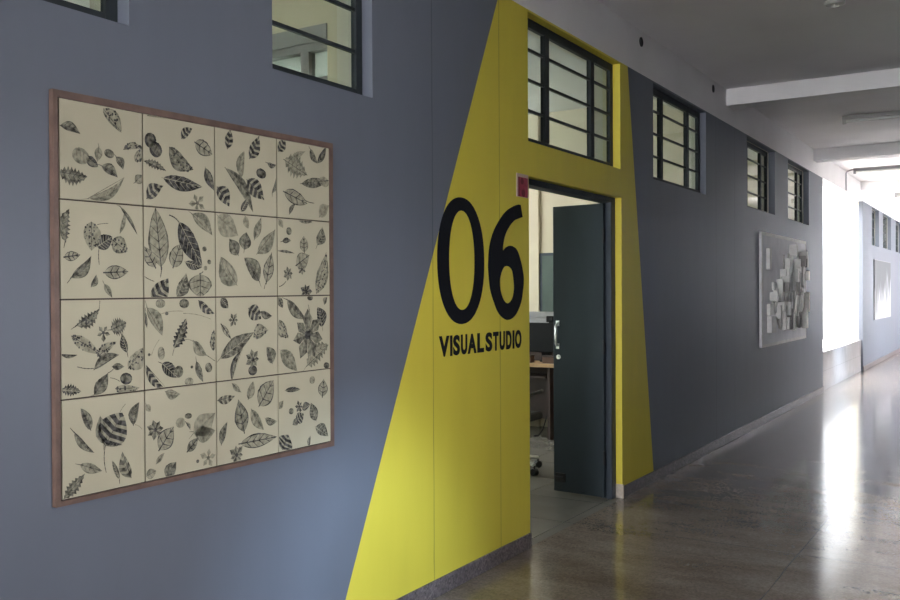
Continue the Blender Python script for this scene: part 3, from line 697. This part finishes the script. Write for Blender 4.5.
# canvas further along the wall
cv = empty('canvas_painting', (0, 20.95, .91), 'tall grey and white abstract canvas beyond the bright opening', 'wall art')
m, nt, b_ = new_mat('abstract_canvas')
tcn = nt.nodes.new('ShaderNodeTexCoord'); sp = nt.nodes.new('ShaderNodeSeparateXYZ'); nt.links.new(tcn.outputs['Object'], sp.inputs[0])
nn = nt.nodes.new('ShaderNodeTexNoise'); nn.inputs['Scale'].default_value = 3.2; nn.inputs['Detail'].default_value = 6
mpn = nt.nodes.new('ShaderNodeMapping'); mpn.inputs['Scale'].default_value = (1, 1.6, .5)
nt.links.new(tcn.outputs['Object'], mpn.inputs['Vector']); nt.links.new(mpn.outputs['Vector'], nn.inputs['Vector'])
v_ = math_node(nt, 'ADD', math_node(nt, 'MULTIPLY', sp.outputs['Z'], -.75), math_node(nt, 'ADD', math_node(nt, 'MULTIPLY', nn.outputs['Fac'], 1.3), math_node(nt, 'MULTIPLY', sp.outputs['Y'], .12)))
rp = nt.nodes.new('ShaderNodeValToRGB'); rp.color_ramp.elements[0].position = .12; rp.color_ramp.elements[1].position = .80
rp.color_ramp.elements[0].color = (.05, .055, .065, 1); rp.color_ramp.elements[1].color = (.62, .64, .67, 1)
nt.links.new(v_, rp.inputs['Fac']); nt.links.new(rp.outputs['Color'], b_.inputs['Base Color']); b_.inputs['Roughness'].default_value = .5
part(cv, 'stretcher_frame', M['greyp'], .0015, .02, 19.62, 22.27, .905, 2.115)
MB().box(.02, .024, 19.63, 22.26, .915, 2.105).build('canvas', m, cv)

# ------------------------------------------------------------------ ceiling fittings
def batten(y, x0, x1, m, label, z=CEIL, drop=.075):
    t = empty('tube_light', ((x0 + x1) / 2, y, z), label, 'light')
    part(t, 'mounting_batten', m, x0, x1, y - .03, y + .03, z - .045, z + .001, bevel=.004)
    MB().cyl((x0 + .04, y - .005, z - .045 - .019), (x1 - .04, y - .005, z - .045 - .019), .016, 14).build('tube', M['tube'], t, smooth=True)
    for x in (x0 + .02, x1 - .02): MB().box(x - .02, x + .02, y - .018, y + .018, z - .09, z - .045).build('lamp_holder', m, t, bevel=.004)
    return t
batten(11.08, .735, 1.96, M['lightmetal'], 'unlit white tube light on the ceiling between the two nearest beams')
batten(15.9, .165, 1.42, M['greymetal'], 'grey tube light batten on the ceiling by the thin wall conduit')
batten(20.4, .30, 1.52, M['lightmetal'], 'far pale tube light on the ceiling past the bright opening')
cd = MB().tube([(.010, 16.19, SOFF + .01), (.010, 16.19, 3.455), (.03, 16.15, 3.472), (.16, 15.93, 3.474)], .011, 8).build('conduit', M['conduit'], None, smooth=True)
tag(cd, 'thin pipe running up the white band above the bright opening', 'pipe')
for y, z, lb in ((6.575, 3.399, 'dark round sleeve in the white band above the yellow wall'), (8.488, 3.405, 'dark round sleeve in the white band beside the nearest ceiling beam')):
    s = empty('pipe_sleeve', (0, y, z), lb, 'pipe sleeve', 'pipe sleeves in the white band')
    MB().lathe([(.026, -.001), (.036, -.001), (.036, .005), (.030, .005), (.026, .003)], (0, y, z), 'X').build('rim', M['darkmetal'], s, smooth=True)
    MB().lathe([(.0275, -.001), (.0275, .002)], (0, y, z), 'X').build('bore_shade', M['black'], s)  # flat black disc standing in for the shade inside the open bore
rs = empty('ceiling_rose', (1.36, 6.66, CEIL), 'small round fitting on the ceiling nearest the camera', 'ceiling fitting')
MB().lathe([(.066, .001), (.066, -.010), (.058, -.020), (.03, -.024)], (1.36, 6.66, CEIL)).build('base', M['lightmetal'], rs, smooth=True)
MB().lathe([(.028, -.022), (.026, -.032), (.012, -.036)], (1.36, 6.66, CEIL)).build('cap', M['steel'], rs, smooth=True)

# ------------------------------------------------------------------ things inside the studio
gb = empty('glass_board', (-1.7, 9.0, 1.27), 'greenish writing board on the cream wall seen through the doorway', 'board')
part(gb, 'frame', M['dframe'], -2.07, -.62, 8.975, 8.9995, 1.24, 1.93)
part(gb, 'writing_surface', M['green'], -2.035, -.65, 8.968, 8.975, 1.27, 1.90)
dk = empty('computer_desk', (-1.85, 8.5, 0), 'wooden computer desk with a pale front edge seen through the doorway', 'desk')
part(dk, 'desktop', M['wood'], -2.85, -.75, 8.17, 8.84, .735, .772, bevel=.004)
for x in (-2.84, -1.60, -.79): part(dk, 'side_panel', M['darkwood'], x, x + .03, 8.2, 8.82, .0, .735)
part(dk, 'modesty_panel', M['darkwood'], -2.81, -.79, 8.55, 8.57, .16, .735)
part(dk, 'back_rail', M['darkwood'], -2.84, -.77, 8.525, 8.545, .773, .87)
part(dk, 'keyboard_tray', M['darkwood'], -2.1, -1.62, 8.19, 8.5, .62, .64)
mn = empty('computer_monitor', (-1.735, 8.42, .772), 'black computer monitor on the wooden desk', 'monitor')
part(mn, 'screen_housing', M['black'], -1.995, -1.475, 8.40, 8.44, .872, 1.178, bevel=.006)
part(mn, 'neck', M['black'], -1.78, -1.69, 8.435, 8.46, .785, 1.0)
MB().lathe([(.068, .0), (.068, .008), (.04, .016)], (-1.735, 8.45, .7728)).build('foot', M['black'], mn, smooth=True)
wc = empty('webcam', (-1.655, 8.42, 1.178), 'small black box sitting on top of the monitor', 'webcam')
part(wc, 'body', M['black'], -1.71, -1.60, 8.40, 8.44, 1.186, 1.25, bevel=.008)
part(wc, 'clip', M['black'], -1.68, -1.63, 8.405, 8.435, 1.178, 1.186)
MB().cyl((-1.655, 8.40, 1.22), (-1.655, 8.394, 1.22), .014, 16).build('lens', M['darkmetal'], wc)
pr = empty('printer', (-1.93, 8.70, .772), 'grey boxy machine standing behind the monitor', 'printer')
part(pr, 'body', M['greyp'], -2.2, -1.66, 8.58, 8.82, .7728, 1.22, bevel=.012)
part(pr, 'lid', M['greyp'], -2.19, -1.67, 8.59, 8.81, 1.222, 1.285, bevel=.008)
for x0, x1, lb in ((-2.0, -1.80, 'brown box on the desk under the left of the monitor'), (-1.665, -1.50, 'brown box on the desk under the right of the monitor')):
    q = empty('card_box', ((x0 + x1) / 2, 8.35, .772), lb, 'box')
    part(q, 'body', M['boxbrown'], x0, x1, 8.22, 8.31, .7728, .835); part(q, 'lid', M['darkwood'], x0 - .003, x1 + .003, 8.217, 8.313, .8355, .85)
for i, (x, s_) in enumerate(((-1.74, -.02), (-1.69, .012), (-1.64, .006))):
    c = MB().tube([(x, 8.535, .70), (x + s_ * .3, 8.535, .45), (x + s_, 8.52, .2), (x + s_ * 2, 8.46, .06), (x + s_ * 2.5, 8.38, .006), (x + s_ * 4, 8.33, .006)], .006, 6).build('cable', M['black'], None, smooth=True)
    tag(c, ['black cable hanging below the desk, nearest the yellow wall', 'black cable hanging below the desk between two others', 'black cable hanging below the desk, nearest the door leaf'][i], 'cable', 'cables under the desk')
ch = empty('office_chair', (-1.20, 6.62, 0), 'dark office chair on castors half hidden behind the yellow wall', 'chair')
cx, cy = -1.20, 6.62
for k in range(5):
    a = radians(58 + 72 * k); ex, ey = cx + .30 * cos(a), cy + .30 * sin(a)
    lg = MB(); lg.tube([(cx + .03 * cos(a), cy + .03 * sin(a), .125), (cx + .18 * cos(a), cy + .18 * sin(a), .105), (ex, ey, .085)], .016, 8)
    lo2 = lg.build('base_leg', M['steel'], ch, smooth=True)
    w = MB(); w.cyl((ex - .022 * sin(a), ey + .022 * cos(a), .029), (ex + .022 * sin(a), ey - .022 * cos(a), .029), .029, 16)
    w.cyl((ex, ey, .05), (ex, ey, .08), .008, 8); w.build('castor', M['black'], lo2, smooth=True)
MB().cyl((cx, cy, .10), (cx, cy, .42), .026, 14).build('column', M['steel'], ch, smooth=True)
part(ch, 'seat', M['black'], cx - .23, cx + .23, cy - .23, cy + .23, .42, .49, bevel=.03)
bk = Matrix.Translation((cx, cy - .22, .56)) @ Matrix.Rotation(radians(8), 4, 'X')
MB().box(-.21, .21, -.03, .03, .02, .48, mtx=bk).build('backrest', M['black'], ch, bevel=.03)
MB().box(-.03, .03, -.035, -.02, -.13, .2, mtx=bk).build('back_bar', M['darkmetal'], ch)
for s_ in (-1, 1):
    MB().tube([(cx + s_ * .2, cy - .1, .44), (cx + s_ * .26, cy - .1, .46), (cx + s_ * .26, cy - .1, .66), (cx + s_ * .26, cy + .14, .67)], .014, 8).build('armrest', M['darkmetal'], ch, smooth=True)

# ------------------------------------------------------------------ light
w = bpy.data.worlds.new('World'); scene.world = w; w.use_nodes = True
bg = w.node_tree.nodes['Background']; bg.inputs[0].default_value = (.95, .965, 1.0, 1); bg.inputs[1].default_value = SKY
sd = bpy.data.lights.new('hazy_sun', 'SUN'); sd.energy = SUN_E; sd.angle = radians(SUN_A); sd.color = SUN_C
so = bpy.data.objects.new('hazy_sun', sd); COL.objects.link(so)
so.rotation_euler = Vector(SUN_D).to_track_quat('-Z', 'Y').to_euler()
def portal(x, y0, y1, z0, z1, sgn):
    l = bpy.data.lights.new('daylight_portal', 'AREA'); l.shape = 'RECTANGLE'; l.size = y1 - y0; l.size_y = z1 - z0
    l.cycles.is_portal = True
    o = bpy.data.objects.new('daylight_portal', l); COL.objects.link(o); o.location = (x, (y0 + y1) / 2, (z0 + z1) / 2)
    o.rotation_euler = (radians(90), 0, radians(90 if sgn < 0 else -90))
    # portals look along -Z: sgn is the direction of the light along x
    o.rotation_euler = Vector((sgn, 0, 0)).to_track_quat('-Z', 'Z').to_euler()
for h in RO: portal(XR + .3, h[0], h[1], h[2], h[3], -1)
portal(-T - .05, OPEN[0], OPEN[1], .575, SOFF, 1)
for h in SW + SW2: portal(-5.45, h[0], h[1], h[2], h[3], 1)
l = bpy.data.lights.new('daylight_portal', 'AREA'); l.shape = 'RECTANGLE'; l.size = 2.68;  l.size_y = 2.28; l.cycles.is_portal = True
o = bpy.data.objects.new('daylight_portal', l); COL.objects.link(o); o.location = (1.39, YN - .25, 2.34)
o.rotation_euler = Vector((0, 1, 0)).to_track_quat('-Z', 'Z').to_euler()
for y, lw in ((-1.6, .45), (2.0, .45), (7.7, 1.25), (11.6, 1.1)):      # added fill lights without fixtures, to brighten the rooms
    l = bpy.data.lights.new('room_fill', 'POINT'); l.energy = ROOM_W * lw; l.shadow_soft_size = .25; l.color = (1, .985, .96)
    o = bpy.data.objects.new('room_fill', l); COL.objects.link(o); o.location = (-3.0, y, 2.7)

# ------------------------------------------------------------------ camera
yaw, pitch, roll = .56372809, -.0085363, -.00508943
F = Vector((-sin(yaw) * cos(pitch), cos(yaw) * cos(pitch), sin(pitch)))
R0 = Vector((cos(yaw), sin(yaw), 0)); U0 = R0.cross(F)
R = R0 * cos(roll) + U0 * sin(roll); U = U0 * cos(roll) - R0 * sin(roll)
cd_ = bpy.data.cameras.new('camera'); cd_.sensor_width = 36; cd_.lens = 897.683 / 900 * 36; cd_.clip_start = .05; cd_.clip_end = 300
cam = bpy.data.objects.new('camera', cd_); COL.objects.link(cam)
cam.matrix_world = Matrix(((R.x, U.x, -F.x, 2.4238), (R.y, U.y, -F.y, 0), (R.z, U.z, -F.z, 1.5), (0, 0, 0, 1)))
scene.camera = cam
vs = scene.view_settings
scene.display_settings.display_device = 'sRGB'
vs.view_transform = 'Standard'; vs.look = 'None'; vs.gamma = 1; vs.use_curve_mapping = False; vs.exposure = EXPOSURE
